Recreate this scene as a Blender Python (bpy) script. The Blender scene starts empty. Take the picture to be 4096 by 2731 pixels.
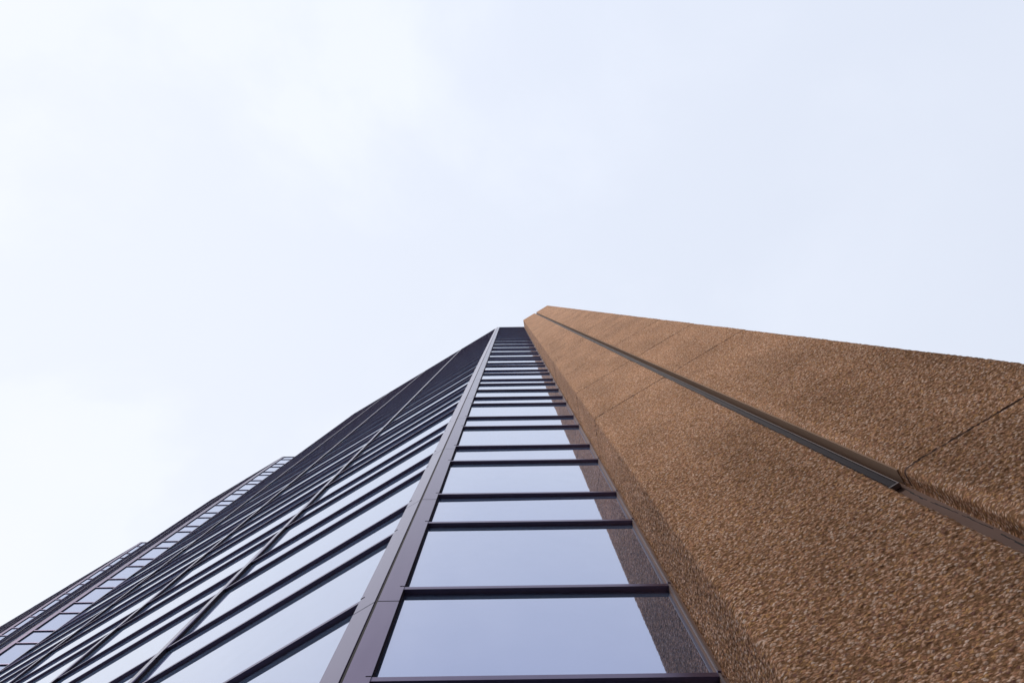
import bpy, math, random
import numpy as np
from mathutils import Matrix, Vector
random.seed(7)
RNG = np.random.default_rng(7)
S = bpy.context.scene
COL = S.collection
CAM_Z = 1.6

# ------------------------------------------------------------------ camera
# X runs to the right of the picture, Y towards its foot, Z is up: the camera looks almost straight up.
F_PX = 3135.0                                  # focal length in pixels of a 4096 px wide frame
zc = Vector(((2037 - 2048) / F_PX, (1365.5 - 1203) / F_PX, -1)).normalized()
xc = Vector((1, 0, 0)); xc = (xc - xc.dot(zc) * zc).normalized()
yc = zc.cross(xc)
rot = Matrix((xc, yc, zc))                     # rows: world axes in camera space = camera-to-world rotation
cam = bpy.data.cameras.new('camera')
cam.sensor_width = 36.0
cam.lens = F_PX / 4096 * 36.0
cam.clip_start = 0.05
cam.clip_end = 5000
cam_o = bpy.data.objects.new('camera', cam)
COL.objects.link(cam_o)
cam_o.matrix_world = Matrix.Translation((0, 0, CAM_Z)) @ rot.to_4x4()
S.camera = cam_o

# ------------------------------------------------------------------ light
SUN_EL, SUN_AZ = 40.0, Vector((-0.55, -0.83, 0)).normalized()
w = bpy.data.worlds.new('World'); S.world = w; w.use_nodes = True
nt = w.node_tree; nt.nodes.clear()
def N(tree, typ, **kw):
    n = tree.nodes.new(typ)
    for k, v in kw.items():
        if k.startswith('i_'): n.inputs[k[2:].replace('_', ' ')].default_value = v
        else: setattr(n, k, v)
    return n
out = N(nt, 'ShaderNodeOutputWorld'); bg = N(nt, 'ShaderNodeBackground'); bg.inputs['Strength'].default_value = 0.1
sky = N(nt, 'ShaderNodeTexSky'); sky.sky_type = 'NISHITA'; sky.sun_disc = False
sky.sun_elevation = math.radians(SUN_EL); sky.sun_rotation = math.atan2(SUN_AZ.x, SUN_AZ.y)
sky.air_density = 1.0; sky.dust_density = 0.7; sky.ozone_density = 1.0
tc = N(nt, 'ShaderNodeTexCoord')
n1 = N(nt, 'ShaderNodeTexNoise'); n1.inputs['Scale'].default_value = 2.6; n1.inputs['Detail'].default_value = 7; n1.inputs['Roughness'].default_value = 0.55; n1.inputs['Distortion'].default_value = 0.25
mp = N(nt, 'ShaderNodeMapping'); mp.inputs['Location'].default_value = (3.1, 1.7, 0.4)
nt.links.new(tc.outputs['Generated'], mp.inputs['Vector']); nt.links.new(mp.outputs['Vector'], n1.inputs['Vector'])
r1 = N(nt, 'ShaderNodeMapRange'); r1.interpolation_type = 'SMOOTHSTEP'
r1.inputs['From Min'].default_value = 0.40; r1.inputs['From Max'].default_value = 0.72
nt.links.new(n1.outputs['Fac'], r1.inputs['Value'])
sep = N(nt, 'ShaderNodeSeparateXYZ'); nt.links.new(tc.outputs['Generated'], sep.inputs['Vector'])
# thicker cloud towards the left-hand part of the sky
r2 = N(nt, 'ShaderNodeMapRange'); r2.inputs['From Min'].default_value = 0.65; r2.inputs['From Max'].default_value = -0.65
nt.links.new(sep.outputs['X'], r2.inputs['Value'])
mul = N(nt, 'ShaderNodeMath', operation='MULTIPLY'); nt.links.new(r1.outputs['Result'], mul.inputs[0]); nt.links.new(r2.outputs['Result'], mul.inputs[1])
veil = N(nt, 'ShaderNodeMath', operation='MULTIPLY_ADD'); veil.inputs[1].default_value = 0.20; veil.inputs[2].default_value = 0.82
r2b = N(nt, 'ShaderNodeMath', operation='MULTIPLY_ADD'); r2b.inputs[1].default_value = 0.16
nt.links.new(r2.outputs['Result'], r2b.inputs[0])
nt.links.new(mul.outputs[0], veil.inputs[0]); 
nt.links.new(veil.outputs[0], r2b.inputs[2])
cl = N(nt, 'ShaderNodeClamp'); nt.links.new(r2b.outputs[0], cl.inputs['Value']); cl.inputs['Max'].default_value = 1.0
mixw = N(nt, 'ShaderNodeMix', data_type='RGBA')
nt.links.new(cl.outputs[0], mixw.inputs['Factor'])
nt.links.new(sky.outputs['Color'], mixw.inputs['A'])
cm = N(nt, 'ShaderNodeMix', data_type='RGBA'); cm.inputs['A'].default_value = (8.75, 9.35, 10.7, 1); cm.inputs['B'].default_value = (9.75, 9.9, 10.2, 1)
cf = N(nt, 'ShaderNodeMath', operation='MULTIPLY_ADD'); cf.use_clamp = True; cf.inputs[1].default_value = 0.35
cf2 = N(nt, 'ShaderNodeMapRange'); cf2.inputs['From Min'].default_value = 0.45; cf2.inputs['From Max'].default_value = 1.1; cf2.inputs['To Max'].default_value = 0.55
nt.links.new(r2.outputs['Result'], cf2.inputs['Value']); nt.links.new(cf2.outputs['Result'], cf.inputs[2])
nt.links.new(mul.outputs[0], cf.inputs[0]); nt.links.new(cf.outputs[0], cm.inputs['Factor']); nt.links.new(cm.outputs['Result'], mixw.inputs['B'])
nt.links.new(mixw.outputs['Result'], bg.inputs['Color']); nt.links.new(bg.outputs[0], out.inputs['Surface'])

sun = bpy.data.lights.new('sun', 'SUN'); sun.energy = 2.3; sun.angle = math.radians(12); sun.color = (1, 0.90, 0.80)
so = bpy.data.objects.new('sun', sun); COL.objects.link(so)
sd = Vector((SUN_AZ.x * math.cos(math.radians(SUN_EL)), SUN_AZ.y * math.cos(math.radians(SUN_EL)), math.sin(math.radians(SUN_EL))))
so.rotation_euler = sd.to_track_quat('Z', 'Y').to_euler(); so.location = sd * 100
S.view_settings.view_transform = 'Standard'; S.view_settings.look = 'None'
S.view_settings.exposure = 0.0; S.view_settings.gamma = 1.0

# ------------------------------------------------------------------ materials
def mat(name):
    m = bpy.data.materials.new(name); m.use_nodes = True
    return m, m.node_tree, m.node_tree.nodes['Principled BSDF']

def metal(name, c0, c1, rough, metallic, scale=6.0):
    m, t, p = mat(name)
    o = N(t, 'ShaderNodeTexCoord')
    n = N(t, 'ShaderNodeTexNoise'); n.inputs['Scale'].default_value = scale; n.inputs['Detail'].default_value = 6
    mp = N(t, 'ShaderNodeMapping'); mp.inputs['Scale'].default_value = (1, 1, 0.25)
    t.links.new(o.outputs['Object'], mp.inputs['Vector']); t.links.new(mp.outputs['Vector'], n.inputs['Vector'])
    r = N(t, 'ShaderNodeValToRGB'); r.color_ramp.elements[0].color = (*c0, 1); r.color_ramp.elements[1].color = (*c1, 1)
    r.color_ramp.elements[0].position = 0.15; r.color_ramp.elements[1].position = 0.85
    t.links.new(n.outputs['Fac'], r.inputs['Fac']); t.links.new(r.outputs['Color'], p.inputs['Base Color'])
    q = N(t, 'ShaderNodeMapRange'); q.inputs['To Min'].default_value = rough - 0.02; q.inputs['To Max'].default_value = rough + 0.04
    t.links.new(n.outputs['Fac'], q.inputs['Value']); t.links.new(q.outputs['Result'], p.inputs['Roughness'])
    p.inputs['Metallic'].default_value = metallic
    return m
M_FRAME = metal('bronze_anodised', (0.150, 0.120, 0.185), (0.180, 0.145, 0.215), 0.20, 1.0)
M_BAR = metal('bronze_anodised_bar', (0.130, 0.108, 0.190), (0.155, 0.128, 0.220), 0.32, 0.7)
M_DARK = metal('dark_gap', (0.012, 0.011, 0.014), (0.02, 0.018, 0.024), 0.7, 0.0)
M_STRIP = metal('flashing', (0.028, 0.025, 0.034), (0.045, 0.040, 0.052), 0.6, 0.0)
M_STRIP.node_tree.nodes['Principled BSDF'].inputs['IOR'].default_value = 1.25
M_TAN = metal('smooth_panel_edge', (0.29, 0.185, 0.125), (0.35, 0.225, 0.15), 0.9, 0.0, 4)
M_JAMB = metal('jamb_paint', (0.17, 0.145, 0.165), (0.22, 0.19, 0.21), 0.5, 0.0)
M_SEAL = metal('sealant', (0.22, 0.15, 0.13), (0.28, 0.20, 0.175), 0.85, 0.0, 9)
M_SEAL.node_tree.nodes['Principled BSDF'].inputs['IOR'].default_value = 1.25
M_JOINT = metal('joint_sealant', (0.12, 0.072, 0.055), (0.15, 0.092, 0.070), 0.9, 0.0, 8)
M_SHADE = metal('shade_strip', (0.030, 0.024, 0.034), (0.042, 0.034, 0.046), 0.9, 0.0)  # near-black colour that imitates shade on the side faces of the mullions
M_SHADE.node_tree.nodes['Principled BSDF'].inputs['IOR'].default_value = 1.12
M_CORE = metal('core_concrete', (0.05, 0.045, 0.05), (0.07, 0.06, 0.065), 0.8, 0.0, 1)

def glass(name, f0, body):
    m, t, p = mat(name)
    t.nodes.remove(p)
    o = t.nodes['Material Output']
    d = N(t, 'ShaderNodeBsdfDiffuse'); d.inputs['Color'].default_value = (*body, 1)
    g = N(t, 'ShaderNodeBsdfGlossy'); g.inputs['Roughness'].default_value = 0.035
    lw = N(t, 'ShaderNodeLayerWeight'); lw.inputs['Blend'].default_value = 0.5     # coating: reflects more towards grazing
    pw = N(t, 'ShaderNodeMath', operation='POWER'); pw.inputs[1].default_value = 1.85
    mc = N(t, 'ShaderNodeMix', data_type='RGBA'); mc.inputs['A'].default_value = (*f0, 1); mc.inputs['B'].default_value = (0.99, 0.99, 0.99, 1)
    t.links.new(lw.outputs['Facing'], pw.inputs[0]); t.links.new(pw.outputs[0], mc.inputs['Factor']); t.links.new(mc.outputs['Result'], g.inputs['Color'])
    geo = N(t, 'ShaderNodeTexCoord')
    n = N(t, 'ShaderNodeTexNoise'); n.inputs['Scale'].default_value = 0.9; n.inputs['Detail'].default_value = 2
    b = N(t, 'ShaderNodeBump'); b.inputs['Strength'].default_value = 0.05; b.inputs['Distance'].default_value = 0.02
    t.links.new(geo.outputs['Object'], n.inputs['Vector']); t.links.new(n.outputs['Fac'], b.inputs['Height'])
    t.links.new(b.outputs['Normal'], g.inputs['Normal'])
    # faint dust mottling in the blue body colour, which imitates light through the panes
    n2 = N(t, 'ShaderNodeTexNoise'); n2.inputs['Scale'].default_value = 3.0; n2.inputs['Detail'].default_value = 8
    mr = N(t, 'ShaderNodeMapRange'); mr.inputs['From Min'].default_value = 0.3; mr.inputs['From Max'].default_value = 0.8
    mr.inputs['To Min'].default_value = 0.09; mr.inputs['To Max'].default_value = 0.12
    t.links.new(geo.outputs['Object'], n2.inputs['Vector']); t.links.new(n2.outputs['Fac'], mr.inputs['Value'])
    mx = N(t, 'ShaderNodeMixShader'); t.links.new(mr.outputs['Result'], mx.inputs['Fac'])
    t.links.new(g.outputs[0], mx.inputs[1]); t.links.new(d.outputs[0], mx.inputs[2])
    t.links.new(mx.outputs[0], o.inputs['Surface'])
    return m
M_GLASS = glass('reflective_glass', (0.19, 0.235, 0.46), (0.36, 0.58, 1.0))
M_SPAN = glass('spandrel_glass', (0.19, 0.235, 0.46), (0.34, 0.54, 1.0))

def stone_mat(name, use_uv=True):
    m, t, p = mat(name)
    if use_uv:
        u = N(t, 'ShaderNodeUVMap'); u.uv_map = 'wall'
        sc = N(t, 'ShaderNodeMapping'); sc.inputs['Scale'].default_value = (0.72, 1.12, 1); t.links.new(u.outputs['UV'], sc.inputs['Vector']); vec = sc.outputs['Vector']
    else:
        u = N(t, 'ShaderNodeTexCoord'); vec = u.outputs['Object']
    vo = N(t, 'ShaderNodeTexVoronoi'); vo.inputs['Scale'].default_value = 56; vo.inputs['Randomness'].default_value = 1.0
    vo2 = N(t, 'ShaderNodeTexVoronoi'); vo2.inputs['Scale'].default_value = 90
    nz = N(t, 'ShaderNodeTexNoise'); nz.inputs['Scale'].default_value = 40; nz.inputs['Detail'].default_value = 4
    big = N(t, 'ShaderNodeTexNoise'); big.inputs['Scale'].default_value = 0.8; big.inputs['Detail'].default_value = 5
    for n in (vo, vo2, nz): t.links.new(vec, n.inputs['Vector'])
    st = N(t, 'ShaderNodeMapping'); st.inputs['Scale'].default_value = (2.2, 0.5, 1); t.links.new(vec, st.inputs['Vector']); t.links.new(st.outputs['Vector'], big.inputs['Vector'])
    sepc = N(t, 'ShaderNodeSeparateColor'); t.links.new(vo.outputs['Color'], sepc.inputs['Color'])
    r = N(t, 'ShaderNodeValToRGB'); cr = r.color_ramp; cr.interpolation = 'CONSTANT'
    cols = [(0.0, (0.57, 0.300, 0.175)), (0.20, (0.62, 0.375, 0.250)), (0.42, (0.45, 0.230, 0.140)), (0.55, (0.72, 0.49, 0.365)),
            (0.72, (0.60, 0.335, 0.155)), (0.84, (0.27, 0.140, 0.105)), (0.92, (0.82, 0.62, 0.50))]
    cr.elements[0].position = cols[0][0]; cr.elements[0].color = (*cols[0][1], 1)
    cr.elements[1].position = cols[1][0]; cr.elements[1].color = (*cols[1][1], 1)
    for a, c in cols[2:]:
        e = cr.elements.new(a); e.color = (*c, 1)
    t.links.new(sepc.outputs['Red'], r.inputs['Fac'])
    # sandy matrix between the pebbles
    mr = N(t, 'ShaderNodeMapRange'); mr.inputs['From Min'].default_value = 0.36; mr.inputs['From Max'].default_value = 0.66
    t.links.new(vo.outputs['Distance'], mr.inputs['Value'])
    mx = N(t, 'ShaderNodeMix', data_type='RGBA'); t.links.new(mr.outputs['Result'], mx.inputs['Factor'])
    t.links.new(r.outputs['Color'], mx.inputs['A']); mx.inputs['B'].default_value = (0.27, 0.145, 0.075, 1)
    # weathering, large scale
    mr2 = N(t, 'ShaderNodeMapRange'); mr2.inputs['From Min'].default_value = 0.3; mr2.inputs['From Max'].default_value = 0.7
    mr2.inputs['To Min'].default_value = 0.80; mr2.inputs['To Max'].default_value = 1.14
    t.links.new(big.outputs['Fac'], mr2.inputs['Value'])
    ml = N(t, 'ShaderNodeMix', data_type='RGBA', blend_type='MULTIPLY'); ml.inputs['Factor'].default_value = 1
    t.links.new(mx.outputs['Result'], ml.inputs['A']); t.links.new(mr2.outputs['Result'], ml.inputs['B'])
    t.links.new(ml.outputs['Result'], p.inputs['Base Color'])
    p.inputs['Roughness'].default_value = 0.9; p.inputs['Specular IOR Level'].default_value = 0.12
    ad = N(t, 'ShaderNodeMath', operation='MULTIPLY_ADD'); t.links.new(vo2.outputs['Distance'], ad.inputs[0]); ad.inputs[1].default_value = 0.5
    t.links.new(vo.outputs['Distance'], ad.inputs[2])
    ad2 = N(t, 'ShaderNodeMath', operation='SUBTRACT'); t.links.new(nz.outputs['Fac'], ad2.inputs[0]); t.links.new(ad.outputs[0], ad2.inputs[1])
    b = N(t, 'ShaderNodeBump'); b.inputs['Strength'].default_value = 0.8; b.inputs['Distance'].default_value = 0.007
    t.links.new(ad2.outputs[0], b.inputs['Height']); t.links.new(b.outputs['Normal'], p.inputs['Normal'])
    return m
M_STONE = stone_mat('exposed_aggregate')
M_STONE_FAR = stone_mat('exposed_aggregate_far', False)

m, t, p = mat('paving'); M_PAVE = m
br = N(t, 'ShaderNodeTexBrick'); br.inputs['Scale'].default_value = 1.0; br.inputs['Color1'].default_value = (0.10, 0.085, 0.075, 1)
br.inputs['Color2'].default_value = (0.13, 0.11, 0.10, 1); br.inputs['Mortar'].default_value = (0.04, 0.035, 0.03, 1)
g = N(t, 'ShaderNodeTexCoord'); t.links.new(g.outputs['Object'], br.inputs['Vector']); t.links.new(br.outputs['Color'], p.inputs['Base Color']); p.inputs['Roughness'].default_value = 0.85
m, t, p = mat('asphalt'); M_ROAD = m
n = N(t, 'ShaderNodeTexNoise'); n.inputs['Scale'].default_value = 30; r = N(t, 'ShaderNodeValToRGB')
r.color_ramp.elements[0].color = (0.035, 0.035, 0.037, 1); r.color_ramp.elements[1].color = (0.07, 0.068, 0.066, 1)
g = N(t, 'ShaderNodeTexCoord'); t.links.new(g.outputs['Object'], n.inputs['Vector']); t.links.new(n.outputs['Fac'], r.inputs['Fac']); t.links.new(r.outputs['Color'], p.inputs['Base Color'])
p.inputs['Roughness'].default_value = 0.9

# ------------------------------------------------------------------ mesh helpers
class MB:
    def __init__(s): s.v = []; s.f = []; s.sm = []
    def quad8(s, pts, smooth=False):
        """pts: 4 bottom corners then the 4 above them"""
        b = len(s.v); s.v += [tuple(q) for q in pts]
        for f in ((3, 2, 1, 0), (4, 5, 6, 7), (0, 1, 5, 4), (1, 2, 6, 5), (2, 3, 7, 6), (3, 0, 4, 7)):
            s.f.append(tuple(b + i for i in f)); s.sm.append(smooth)
    def build(s, name, material, parent=None, fix=True):
        me = bpy.data.meshes.new(name); me.from_pydata(s.v, [], s.f)
        me.polygons.foreach_set('use_smooth', s.sm); me.materials.append(material); me.update()
        if fix:
            import bmesh
            bm = bmesh.new(); bm.from_mesh(me); bmesh.ops.recalc_face_normals(bm, faces=bm.faces); bm.to_mesh(me); bm.free()
        o = bpy.data.objects.new(name, me); COL.objects.link(o)
        if parent: o.parent = parent
        return o

class Face:
    """a vertical facade plane: P0 start, u along it, n outward; f(s, d, z) -> point, d metres outward"""
    def __init__(s, P0, u, n): s.P0 = Vector(P0); s.u = Vector(u); s.n = Vector(n)
    def p(s, a, d, z):
        q = s.P0 + s.u * a + s.n * d
        return (q.x, q.y, z + CAM_Z)
def box(mb, F, a0, a1, d0, d1, z0, z1):
    mb.quad8([F.p(a0, d0, z0), F.p(a1, d0, z0), F.p(a1, d1, z0), F.p(a0, d1, z0),
              F.p(a0, d0, z1), F.p(a1, d0, z1), F.p(a1, d1, z1), F.p(a0, d1, z1)])

# ------------------------------------------------------------------ levels (height above the camera, metres)
K = 9.133
SILL = [1.2856, 1.7182, 2.1561, 2.6014, 3.1931, 3.6190, 4.0440]
HEAD = [1.5551, 1.9888, 2.4350, 2.8159, 3.4520, 3.8780, 4.3040]
for k in range(12):
    SILL.append(4.4697 + 0.4242 * k); HEAD.append(SILL[-1] + 0.262)
TOP = 9.560 * K
bands = [(-1.45, 2.3, 'w'), (2.3, 0.6464 * K, 's'), (0.6464 * K, 0.8576 * K, 'w')]       # (foot, head, kind)
bands += [(0.8576 * K, 1.1177 * K, 'w'), (1.1177 * K, 1.2856 * K, 's')]
for i in range(len(SILL)):
    nxt = SILL[i + 1] if i + 1 < len(SILL) else 9.560 - 0.006
    if i == 3:
        bands += [(2.6014 * K, 2.8159 * K, 'w'), (2.8159 * K, 3.0256 * K, 'w'), (3.0256 * K, 3.1931 * K, 's')]
    else:
        bands += [(SILL[i] * K, HEAD[i] * K, 'w'), (HEAD[i] * K, nxt * K, 's')]
SPLICE = [0.8576 * K - 0.34, -1.5] + [s * K - 0.34 for s in SILL]
SPLICE = sorted(SPLICE)
H_BAR, P_GL = 0.066, 0.057

# ------------------------------------------------------------------ plan
ang = math.radians(31.0)
uA = Vector((1, -0.0125)).normalized(); nA = Vector((-0.0125, -1)).normalized()
uB = Vector((-math.cos(ang), math.sin(ang))); nB = Vector((-math.sin(ang), -math.cos(ang)))
C1 = Vector((-1.295, 2.929)); BAY = 4.68
C2 = C1 + uB * 28.2
C3 = C2 + uB * 18.85
L_A = 2.918                                    # corner to the end of the bars on the short faces
CW_A, CW_B = 0.222, 0.258                      # how far the corner cladding covers each face

tower = bpy.data.objects.new('office_tower', None); COL.objects.link(tower)
tower['label'] = 'tall office tower of bronze framed mirror glass with rough brown pebble aggregate concrete pier'
tower['category'] = 'skyscraper'

panes, spans, bars = [], [], []
def proj_area(F, a0, a1, z0, z1):
    """projected size in the photo, clipped to the frame"""
    tot = 0.0; n = 5
    pts = []
    for i in range(n + 1):
        row = []
        for j in range(n + 1):
            q = F.p(a0 + (a1 - a0) * i / n, 0, z0 + (z1 - z0) * j / n); z = q[2] - CAM_Z
            row.append(None if z < 0.5 else (2037 + F_PX * q[0] / z, 1203 + F_PX * q[1] / z))
        pts.append(row)
    for i in range(n):
        for j in range(n):
            q = [pts[i][j], pts[i + 1][j], pts[i + 1][j + 1], pts[i][j + 1]]
            if None in q: continue
            cx = sum(a[0] for a in q) / 4; cy = sum(a[1] for a in q) / 4
            if not (0 < cx < 4096 and 0 < cy < 2731): continue
            tot += abs(sum(q[k][0] * q[(k + 1) % 4][1] - q[(k + 1) % 4][0] * q[k][1] for k in range(4))) / 2
    return tot

def add_pane(mb, F, a0, a1, z0, z1, kind, k):
    ng = 9
    base = len(mb.v)
    rr = random.Random(k * 31 + (7 if kind == 's' else 0))
    tw = (0.0030 if kind == 's' else -0.0002) * (1 + 0.5 * rr.uniform(-1, 1))
    tx, ty = rr.uniform(-0.003, 0.003), rr.uniform(-0.0022, 0.0022)
    bow = rr.uniform(-0.0012, 0.0016) * (1 if kind == 'w' else 0.8)
    for j in range(ng + 1):
        for i in range(ng + 1):
            x, y = i / ng * 2 - 1, j / ng * 2 - 1
            d = -P_GL + tw * x * y + bow * (1 - x * x) * (1 - y * y) + tx * x + ty * y
            mb.v.append(F.p(a0 + (a1 - a0) * i / ng, d, z0 + (z1 - z0) * j / ng))
    flip = F.u.x * F.n.y - F.u.y * F.n.x           # orientation of (u, n)
    for j in range(ng):
        for i in range(ng):
            q = [base + j * (ng + 1) + i, base + j * (ng + 1) + i + 1, base + (j + 1) * (ng + 1) + i + 1, base + (j + 1) * (ng + 1) + i]
            if flip > 0: q = q[::-1]
            mb.f.append(tuple(q)); mb.sm.append(True)
    # back and edges of the pane
    b = len(mb.v)
    for (a, z) in ((a0, z0), (a1, z0), (a1, z1), (a0, z1)): mb.v.append(F.p(a, -P_GL - 0.012, z))
    for (a, z) in ((a0, z0), (a1, z0), (a1, z1), (a0, z1)): mb.v.append(F.p(a, -P_GL - 0.028, z))
    for f in ((4, 5, 6, 7), (0, 1, 5, 4), (1, 2, 6, 5), (2, 3, 7, 6), (3, 0, 4, 7)):
        mb.f.append(tuple(b + i for i in (f if flip > 0 else f[::-1]))); mb.sm.append(False)

def facade(F, a_start, a_end, nb, bay, end_lips, start_lips, vis=1.0):
    for bi in range(nb):
        a0 = a_start if bi == 0 else bi * bay + 0.075
        a1 = a_end if bi == nb - 1 else (bi + 1) * bay - 0.075
        for k, (z0, z1, kd) in enumerate(bands):
            zt = z1
            panes_or = panes if kd == 'w' else spans
            panes_or.append((proj_area(F, a0, a1, z0 + H_BAR, zt) * vis, F, a0, a1, z0 + H_BAR * 0.5, zt + 0.01, kd, k * 7 + bi))
            bars.append((proj_area(F, a0, a1, z0, z0 + 0.3) * vis, F, a0, a1, z0, end_lips and bi == nb - 1, start_lips and bi == 0))
        # top cap
        bars.append((0, F, a0, a1, TOP - H_BAR, False, False))
    for bi in range(1, nb):
        mb = MB(); a = bi * bay
        zs = SPLICE + [TOP]
        for z0, z1 in zip(zs[:-1], zs[1:]):
            box(mb, F, a - 0.072, a + 0.072, -P_GL - 0.02, 0.014, z0 + 0.007, z1 - (0.007 if z1 < TOP else 0))
        mo = mb.build('mullion', M_FRAME, tower)
        g = MB(); box(g, F, a - 0.076, a + 0.076, -P_GL - 0.022, -0.004, -1.5, TOP - 0.02); g.build('shade_strip', M_SHADE, mo)  # dark strip over both mullion sides, painting in their shade

FA = Face(C1, uA, nA); FB = Face(C1, uB, nB)
FA2 = Face(C2, uA, nA); FB2 = Face(C2, uB, nB)
FA3 = Face(C3, uA, nA); FB3 = Face(C3, uB, nB)
facade(FA, CW_A, L_A, 1, L_A, True, True)
facade(FB, CW_B, 4 * BAY - 0.12, 4, BAY, False, True, 0.8)
facade(FA2, CW_A, L_A, 1, L_A, False, False, 0.4)
facade(FB2, CW_B, 2 * BAY - 0.12, 2, BAY, False, False, 0.3)
facade(FA3, CW_A, L_A, 1, L_A, False, False, 0.3)
facade(FB3, CW_B, 4 * BAY - 0.12, 4, BAY, False, False, 0.2)

def emit(lst, fn, name, material, rest, n=100):
    lst = sorted(lst, key=lambda q: -q[0])
    for q in lst[:n]:
        mb = MB(); fn(mb, *q[1:]); mb.build(name, material, tower, fix=(fn is bar_fn))
    mb = MB()
    for q in lst[n:]: fn(mb, *q[1:])
    o = mb.build(rest, material, tower, fix=(fn is bar_fn)); o['kind'] = 'stuff'
def bar_fn(mb, F, a0, a1, z0, lipe, lips):
    box(mb, F, a0, a1, -P_GL - 0.02, 0.0, z0, z0 + H_BAR)
    if lips: box(mb, F, a0 - 0.045, a0, -0.02, 0.016, z0 + H_BAR - 0.012, z0 + H_BAR + 0.004)
    if lipe: box(mb, F, a1, a1 + 0.030, -0.02, 0.016, z0 + H_BAR - 0.012, z0 + H_BAR + 0.004)
emit(panes, add_pane, 'window', M_GLASS, 'high_window')
emit(spans, add_pane, 'spandrel_panel', M_SPAN, 'high_spandrel_panel')
emit(bars, bar_fn, 'transom', M_BAR, 'high_transom')

# corner cladding, one piece per storey with an open joint between pieces
def corner_mullion(C, FAx, FBx):
    mb = MB()
    zs = SPLICE + [TOP]
    for z0, z1 in zip(zs[:-1], zs[1:]):
        z0 += 0.009; z1 -= 0.009 if z1 < TOP else 0
        box(mb, FAx, 0.016, CW_A, -P_GL - 0.02, 0.012, z0, z1)
        box(mb, FBx, 0.016, CW_B, -P_GL - 0.02, 0.012, z0, z1)
    o = mb.build('corner_mullion', M_FRAME, tower)
    g = MB()
    box(g, FAx, -0.02, CW_A - 0.01, -0.16, -0.010, -1.5, TOP - 0.02)
    box(g, FBx, 0.004, CW_B - 0.01, -0.16, -0.0115, -1.5, TOP - 0.022)
    g.build('joint_backing', M_DARK, o)
    g = MB(); box(g, FAx, CW_A, CW_A + 0.006, -P_GL - 0.02, -0.003, -1.5, TOP - 0.03); g.build('shade_strip', M_SHADE, o)  # dark strip along the cladding's return, its shade put in as colour
corner_mullion(C1, FA, FB); corner_mullion(C2, FA2, FB2); corner_mullion(C3, FA3, FB3)
for FBx, L in ((FB, 4 * BAY), (FB2, 2 * BAY), (FB3, 4 * BAY)):
    mb = MB(); box(mb, FBx, L - 0.12, L, -0.35, 0.012, -1.5, TOP); mb.build('end_mullion', M_FRAME, tower)
    mb = MB(); box(mb, FBx, L, L + 0.32, -0.60, 0.0, TOP - 0.9, TOP - 0.02); mb.build('parapet_return', M_FRAME, tower)

# right-hand jamb between the short glass face and the pier
mb = MB(); box(mb, FA, L_A + 0.002, L_A + 0.020, -0.014, 0.006, -1.5, TOP); mb.build('jamb', M_JAMB, tower)
mb = MB(); box(mb, FA, L_A, L_A + 0.024, -P_GL - 0.02, -0.0145, -1.5, TOP); mb.build('jamb_return', M_SEAL, tower)
mb = MB(); box(mb, FA, L_A + 0.022, L_A + 0.16, -0.16, -0.018, -1.5, TOP); mb.build('jamb_sealant', M_SEAL, tower)

# ------------------------------------------------------------------ stone pier
PL = Vector((1.565, 2.150))
uP = -uB
JOINTS = [0.6464, 1.1177, 1.5551, 1.9888, 2.4350, 3.0256] + HEAD[4:]
JOINTS = [2.3] + [j * K for j in JOINTS]
PIER_TOP = TOP + 0.35
T0, T1, T2 = 1.485, 1.675, 3.17
nI = -nB                                        # inwards
side_in = Vector((1.70, 2.98))
path = [side_in, PL, PL + uP * T0, PL + uP * T0 + nI * 0.19, PL + uP * T1 + nI * 0.175, PL + uP * T1, PL + uP * T2, PL + uP * T2 + nI * 0.6]

def worley(s, z, cell, seed, rad):
    """rounded pebbles: height 0..1 on a jittered grid"""
    cs = np.floor(s / cell).astype(np.int64); cz = np.floor(z / cell).astype(np.int64)
    best = np.zeros_like(s)
    for i in (-1, 0, 1):
        for j in (-1, 0, 1):
            a = cs + i; b = cz + j
            h = (a * 73856093) ^ (b * 19349663) ^ seed
            h = (h ^ (h >> 13)) * 1274126177 & 0x7fffffff
            r1 = ((h >> 3) % 1009) / 1009.0; r2 = ((h >> 7) % 997) / 997.0; r3 = ((h >> 11) % 991) / 991.0
            r4 = ((h >> 5) % 983) / 983.0
            dx = s - (a + r1) * cell; dz = z - (b + r2) * cell
            th = r4 * 3.1416; c, sn = np.cos(th), np.sin(th)
            ex = (dx * c + dz * sn) / (rad * (0.7 + 0.75 * r3)); ez = (-dx * sn + dz * c) / (rad * (0.55 + 0.4 * r3))
            hh = np.sqrt(np.clip(1 - ex * ex - ez * ez, 0, 1)) * (0.45 + 0.55 * r1)
            best = np.maximum(best, hh)
    return best

def resample(path, step, rad):
    """round the corners of the outline, then sample it evenly; returns points and outward normals"""
    P = [np.array(q) for q in path]; pts = [P[0]]
    for i in range(1, len(P) - 1):
        a = P[i - 1] - P[i]; b = P[i + 1] - P[i]; la, lb = np.linalg.norm(a), np.linalg.norm(b)
        r = min(rad, la * 0.3, lb * 0.3); A = P[i] + a / la * r; B = P[i] + b / lb * r
        for q in np.linspace(0, 1, 5): pts.append((1 - q) ** 2 * A + 2 * q * (1 - q) * P[i] + q * q * B)
    pts.append(P[-1]); pts = np.array(pts)
    L = np.concatenate([[0], np.cumsum(np.linalg.norm(np.diff(pts, axis=0), axis=1))])
    n = int(L[-1] / step); s = np.linspace(0, L[-1], n)
    X = np.interp(s, L, pts[:, 0]); Y = np.interp(s, L, pts[:, 1])
    tx = np.gradient(X); ty = np.gradient(Y); l = np.hypot(tx, ty)
    # outline runs side -> front -> right with the outside on the side of -Y
    return s, X, Y, ty / l, -tx / l

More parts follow.
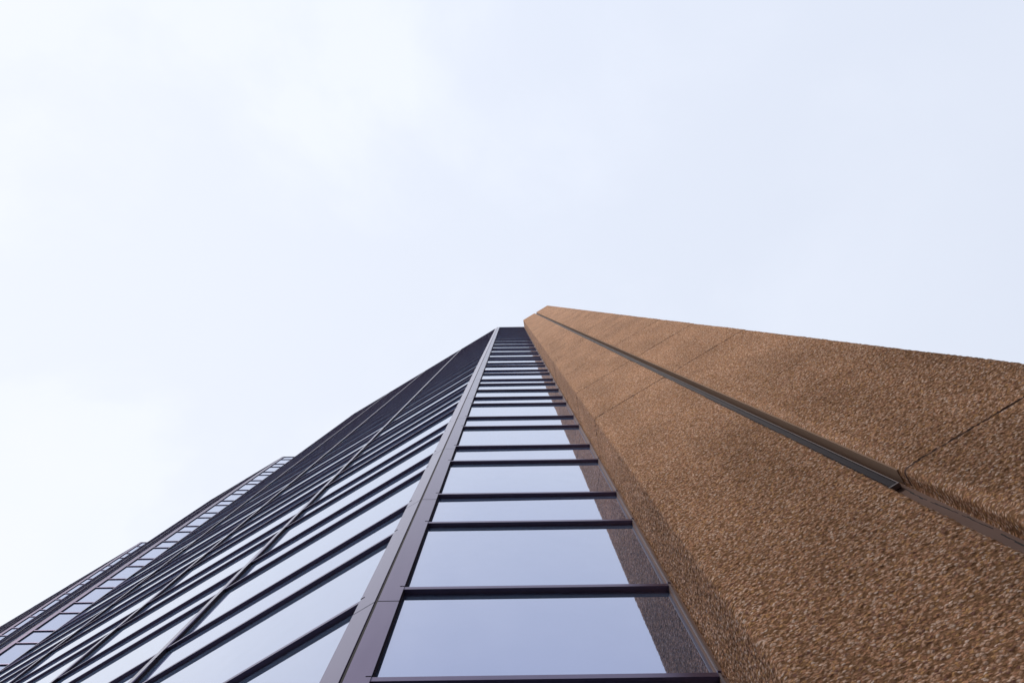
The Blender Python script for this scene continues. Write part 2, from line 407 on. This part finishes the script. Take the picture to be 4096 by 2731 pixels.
def wall_mesh(name, path, zrows, material, parent, amp, step=0.011, rough_until=26.0, smooth_ch=None):
    s, X, Y, nx, ny = resample(path, step, 0.050)
    SS, ZZ = np.meshgrid(s, zrows)
    h = worley(SS * 0.75, ZZ * 1.1, 0.0175, 11, 0.0135) * 0.0095 + worley(SS * 0.78 + 9, ZZ + 3, 0.040, 5, 0.024) * 0.0090
    # uneven arrises and slow waviness
    h += 0.0035 * np.sin(SS * 3.1 + ZZ * 0.9) * np.sin(ZZ * 2.3 + SS)
    fade = np.clip(1.2 - ZZ / 60.0, 0.5, 1.0)
    h = h * fade * amp
    if smooth_ch is not None:
        ss0, ss1, zb = smooth_ch
        msk = (SS > ss0) & (SS < ss1) & (ZZ > zb); h = np.where(msk, 0.0, h)
    # each precast panel leans out a little at its foot, so its lower arris oversails the panel below
    act = [j for j in JOINTS if j > 12]
    for half in (0, 1):
        js = ([JOINTS[1]] if half else []) + act
        for a_, b_ in zip([-2.0] + js, js + [PIER_TOP + 1]):
            lean = 0.0045 * (1 - (ZZ - a_) / (b_ - a_))
            if a_ < 0: lean = lean * 0
            sel = (ZZ >= a_) & (ZZ < b_) & ((SS > len_side + T1) if half else (SS < len_side + T0))
            h = np.where(sel, h + lean, h)
    for j in JOINTS:                               # panel joints
        if 7 < j < 12 or j < 3: continue
        right = (SS > len_side + T1 + 0.16) if j < 7 else (SS > -1)
        h = np.where((ZZ < j + 0.004) & (ZZ > j - 0.015) & right, np.minimum(h, 0.0075 if j < 19 else 0.010), h)
    VX = X[None, :] + nx[None, :] * h; VY = Y[None, :] + ny[None, :] * h
    co = np.stack([VX, VY, ZZ + CAM_Z], -1).reshape(-1, 3)
    nr, nc = SS.shape
    i = np.arange(nr - 1)[:, None] * nc + np.arange(nc - 1)[None, :]
    q = np.stack([i, i + nc, i + nc + 1, i + 1], -1).reshape(-1, 4)
    q = q[:, ::-1]
    me = bpy.data.meshes.new(name)
    me.vertices.add(len(co)); me.vertices.foreach_set('co', co.ravel())
    me.loops.add(q.size); me.loops.foreach_set('vertex_index', q.ravel().astype(np.int32))
    me.polygons.add(len(q)); me.polygons.foreach_set('loop_start', np.arange(0, q.size, 4, dtype=np.int32))
    me.update(calc_edges=True)
    uv = me.uv_layers.new(name='wall')
    UV = np.stack([SS.reshape(-1), ZZ.reshape(-1)], -1)[q.ravel()]
    uv.data.foreach_set('uv', UV.ravel().astype(np.float32))
    me.polygons.foreach_set('use_smooth', np.ones(len(q), dtype=bool))
    me.materials.append(material); me.materials.append(M_JOINT)
    fs, fz = SS[:-1, :-1].ravel() + step / 2, ((ZZ[:-1, :-1] + ZZ[1:, 1:]) / 2).ravel()
    mi = np.zeros(len(q), dtype=np.int32)
    for j in JOINTS:
        if 7 < j < 12 or j < 3: continue
        near = (fz < j + 0.006) & (fz > j - 0.012)
        if j < 7: near &= fs > len_side + T1 + 0.16
        mi[near] = 1
    me.polygons.foreach_set('material_index', mi); me.validate()
    o = bpy.data.objects.new(name, me); COL.objects.link(o); o.parent = parent
    return o, s

z = -1.6; rows = []
while z < PIER_TOP:
    rows.append(z)
    if z < 2.0: z += 0.05
    elif z < 9: z += 0.010
    else: z += max(0.010, z * z / (784 * 2.2) * 0.35)
rows.append(PIER_TOP)
for j in JOINTS:
    w_ = 0.010
    rows += [j - 0.016, j - 0.011, j - 0.006, j + 0.003, j + 0.006, j + 0.012]
rows = np.array(sorted(set(rows)))
len_side = (side_in - PL).length
ZG = 6.00                                       # foot of the metal flashing in the channel
pier_o, _s = wall_mesh('stone_pier', path, rows, M_STONE, tower, 1.0,
                       smooth_ch=(len_side + T0 + 0.10, len_side + T0 + 0.19 + 0.22 + 0.150, -9))
pier_o['label'] = 'rough brown exposed pebble aggregate pier of two broad panels beside the glass'
# solid behind the pier skin and a coping, so that it is a closed body
mb = MB()
def prism(mb, pts, z0, z1):
    b = len(mb.v); n = len(pts)
    for zz in (z0, z1):
        for q in pts: mb.v.append((q[0], q[1], zz + CAM_Z))
    mb.f.append(tuple(range(b + n - 1, b - 1, -1))); mb.sm.append(False)
    mb.f.append(tuple(range(b + n, b + 2 * n))); mb.sm.append(False)
    for i in range(n):
        mb.f.append((b + i, b + (i + 1) % n, b + n + (i + 1) % n, b + n + i)); mb.sm.append(False)
prism(mb, [PL + uP * 0.05 + nI * 0.05, PL + uP * (T0 - 0.04) + nI * 0.04, PL + uP * (T0 - 0.04) + nI * 0.6, PL + uP * 0.3 + nI * 0.75], TOP - 3, PIER_TOP - 0.01)
prism(mb, [PL + uP * (T1 + 0.04) + nI * 0.04, PL + uP * (T2 - 0.04) + nI * 0.04, PL + uP * (T2 - 0.04) + nI * 0.6, PL + uP * (T1 + 0.04) + nI * 0.6], TOP - 3, PIER_TOP - 0.01)
mb.build('pier_body', M_STONE_FAR, pier_o)

# channel: sealant below, folded metal flashing above
FP = Face(PL, uP, nB)
mb = MB(); box(mb, FP, T0 - 0.004, T1 + 0.004, -0.30, -0.158, -1.6, ZG + 0.3)
seal = mb.build('channel_sealant', M_SEAL, pier_o)
mb = MB()
for k in range(150):                            # ragged crack down the middle of the sealant
    z0 = -1.0 + k * 0.047; c = T0 + 0.150 + 0.010 * math.sin(k * 0.21) + random.uniform(-0.004, 0.004)
    if random.random() < 0.12 or z0 > ZG - 0.06: continue
    wd = random.uniform(0.002, 0.006)
    box(mb, FP, c - wd, c + wd, -0.159, -0.1565, z0, z0 + 0.047)
mb.build('crack', M_DARK, seal)
mb = MB()
zs = [ZG] + [j for j in JOINTS if j > ZG + 1] + [PIER_TOP - 0.25]
for z0, z1 in zip(zs[:-1], zs[1:]):
    box(mb, FP, T0 - 0.004, T1 - 0.050, -0.20, -0.130, z0 + 0.004, z1 - 0.006)
    box(mb, FP, T1 - 0.110, T1 - 0.098, -0.14, -0.122, z0 + 0.004, z1 - 0.006)
fl = mb.build('channel_flashing', M_STRIP, pier_o)
mb = MB(); box(mb, FP, T1 - 0.050, T1 - 0.042, -0.20, -0.112, ZG + 0.004, PIER_TOP - 0.3); mb.build('flashing_bead', M_JAMB, fl)
mb = MB(); box(mb, FP, T0 + 0.02, T1 - 0.045, -0.145, -0.105, ZG - 0.012, ZG + 0.002)
mb.build('flashing_lip', M_JAMB, fl)
mb = MB(); box(mb, FP, T1 - 0.012, T1 + 0.012, -0.20, -0.020, ZG + 0.004, PIER_TOP - 0.3)
mb.build('panel_edge', M_TAN, pier_o)

# the same pier in the two further notches
for C, ntch in ((C2, 9.28), (C3, 9.14)):
    d = C - C1; mb = MB(); q = PL + d
    prism(mb, [q, q + uP * T0, q + uP * T0 + nI * 0.9, q + nI * 0.9 + uP * 0.15], -1.6, PIER_TOP)
    prism(mb, [q + uP * T1, q + uP * T2, q + uP * T2 + nI * 0.9, q + uP * T1 + nI * 0.9], -1.6, PIER_TOP)
    prism(mb, [q + uP * (T0 + .002) + nI * .2, q + uP * (T1 - .002) + nI * .2, q + uP * (T1 - .002) + nI * 0.8, q + uP * (T0 + .002) + nI * 0.8], -1.6, PIER_TOP - 0.5)
    mb.build('notch_pier', M_STONE_FAR, tower)

# dark core of the tower behind the glass, and its roof
i25 = 0.22
def inset_corner(C):
    yA = C.y + i25
    d = (C.dot(nI) + i25)
    x = (d - nI.y * yA) / nI.x
    return Vector((x, yA))
poly = [PL + uP * (T2 - 0.05) + nI * 0.62, Vector((2.35, 3.25)), Vector((1.95, 3.15)), inset_corner(C1)]
E1 = C1 + uB * (4 * BAY); E2 = C2 + uB * (2 * BAY); E3 = C3 + uB * (4 * BAY)
poly += [E1 + nI * i25 - uB * .05, E1 + nI * 2.0 - uB * .05, PL + (C2 - C1) + uP * (T2 + 0.1) + nI * 2.0, PL + (C2 - C1) + uP * (T2 - .1) + nI * .85,
         C2 + Vector((3.25, 0.32)), C2 + Vector((3.2, i25)), inset_corner(C2)]
poly += [E2 + nI * i25 - uB * .05, E2 + nI * 2.0 - uB * .05, PL + (C3 - C1) + uP * (T2 + 0.1) + nI * 2.0, PL + (C3 - C1) + uP * (T2 - .1) + nI * .85,
         C3 + Vector((3.25, 0.32)), C3 + Vector((3.2, i25)), inset_corner(C3)]
poly += [E3 + nI * i25 - uB * .05, E3 + nI * 24, PL + uP * (T2 - 0.05) + nI * 24]
mb = MB(); prism(mb, poly, -1.6, TOP - 0.5); mb.build('core_wall', M_CORE, tower)

# ------------------------------------------------------------------ ground
def sheet(name, x0, x1, y0, y1, z, material, th=0.0):
    mb = MB()
    if th: mb.quad8([(x0, y0, z - th), (x1, y0, z - th), (x1, y1, z - th), (x0, y1, z - th), (x0, y0, z), (x1, y0, z), (x1, y1, z), (x0, y1, z)])
    else:
        mb.v += [(x0, y0, z), (x1, y0, z), (x1, y1, z), (x0, y1, z)]; mb.f.append((0, 1, 2, 3)); mb.sm.append(False)
    o = mb.build(name, material, None, fix=bool(th)); o['kind'] = 'structure'
    return o
sheet('ground', -3000, 3000, -3000, 3000, -0.14, M_ROAD)
sheet('pavement', -75, 30, -5, 60, 0.0, M_PAVE, 0.13)
sheet('road', -400, 400, -18, -5.2, -0.136, M_ROAD)

# ------------------------------------------------------------------ unseen block added to keep the low sun off the foot of the tower
m, t, p = mat('shade_block_masonry'); M_OPP = m
br = N(t, 'ShaderNodeTexBrick'); br.inputs['Scale'].default_value = 3.0; br.inputs['Color1'].default_value = (0.20, 0.15, 0.12, 1)
br.inputs['Color2'].default_value = (0.26, 0.20, 0.16, 1); br.inputs['Mortar'].default_value = (0.12, 0.1, 0.09, 1)
g = N(t, 'ShaderNodeTexCoord'); t.links.new(g.outputs['Object'], br.inputs['Vector']); t.links.new(br.outputs['Color'], p.inputs['Base Color']); p.inputs['Roughness'].default_value = 0.85
opp = bpy.data.objects.new('added_shade_block', None); COL.objects.link(opp)
opp['label'] = 'unseen brown masonry block added across the street to shade the foot of the tower'
opp['category'] = 'building'
OX0, OX1, OY, OH = -88.0, 34.0, -42.0, 50.0
mb = MB(); b_ = [(OX0, OY), (OX0, OY - 25), (OX1, OY - 25), (OX1, OY)]
prism(mb, [Vector(q) for q in b_], -1.6, OH); mb.build('wall', M_OPP, opp)
mb = MB()
FO = Face((OX0, OY), (1, 0), (0, 1))
for k in range(12):
    for i in range(38):
        box(mb, FO, 1.6 + i * 3.1, 3.4 + i * 3.1, -0.3, 0.03, 2.2 + k * 4.0, 4.4 + k * 4.0)
o = mb.build('windows', M_GLASS, opp); o['kind'] = 'stuff'
mb = MB(); box(mb, FO, -0.5, OX1 - OX0 + 0.5, -0.4, 0.5, OH - 0.9, OH + 0.15); mb.build('cornice', M_OPP, opp)
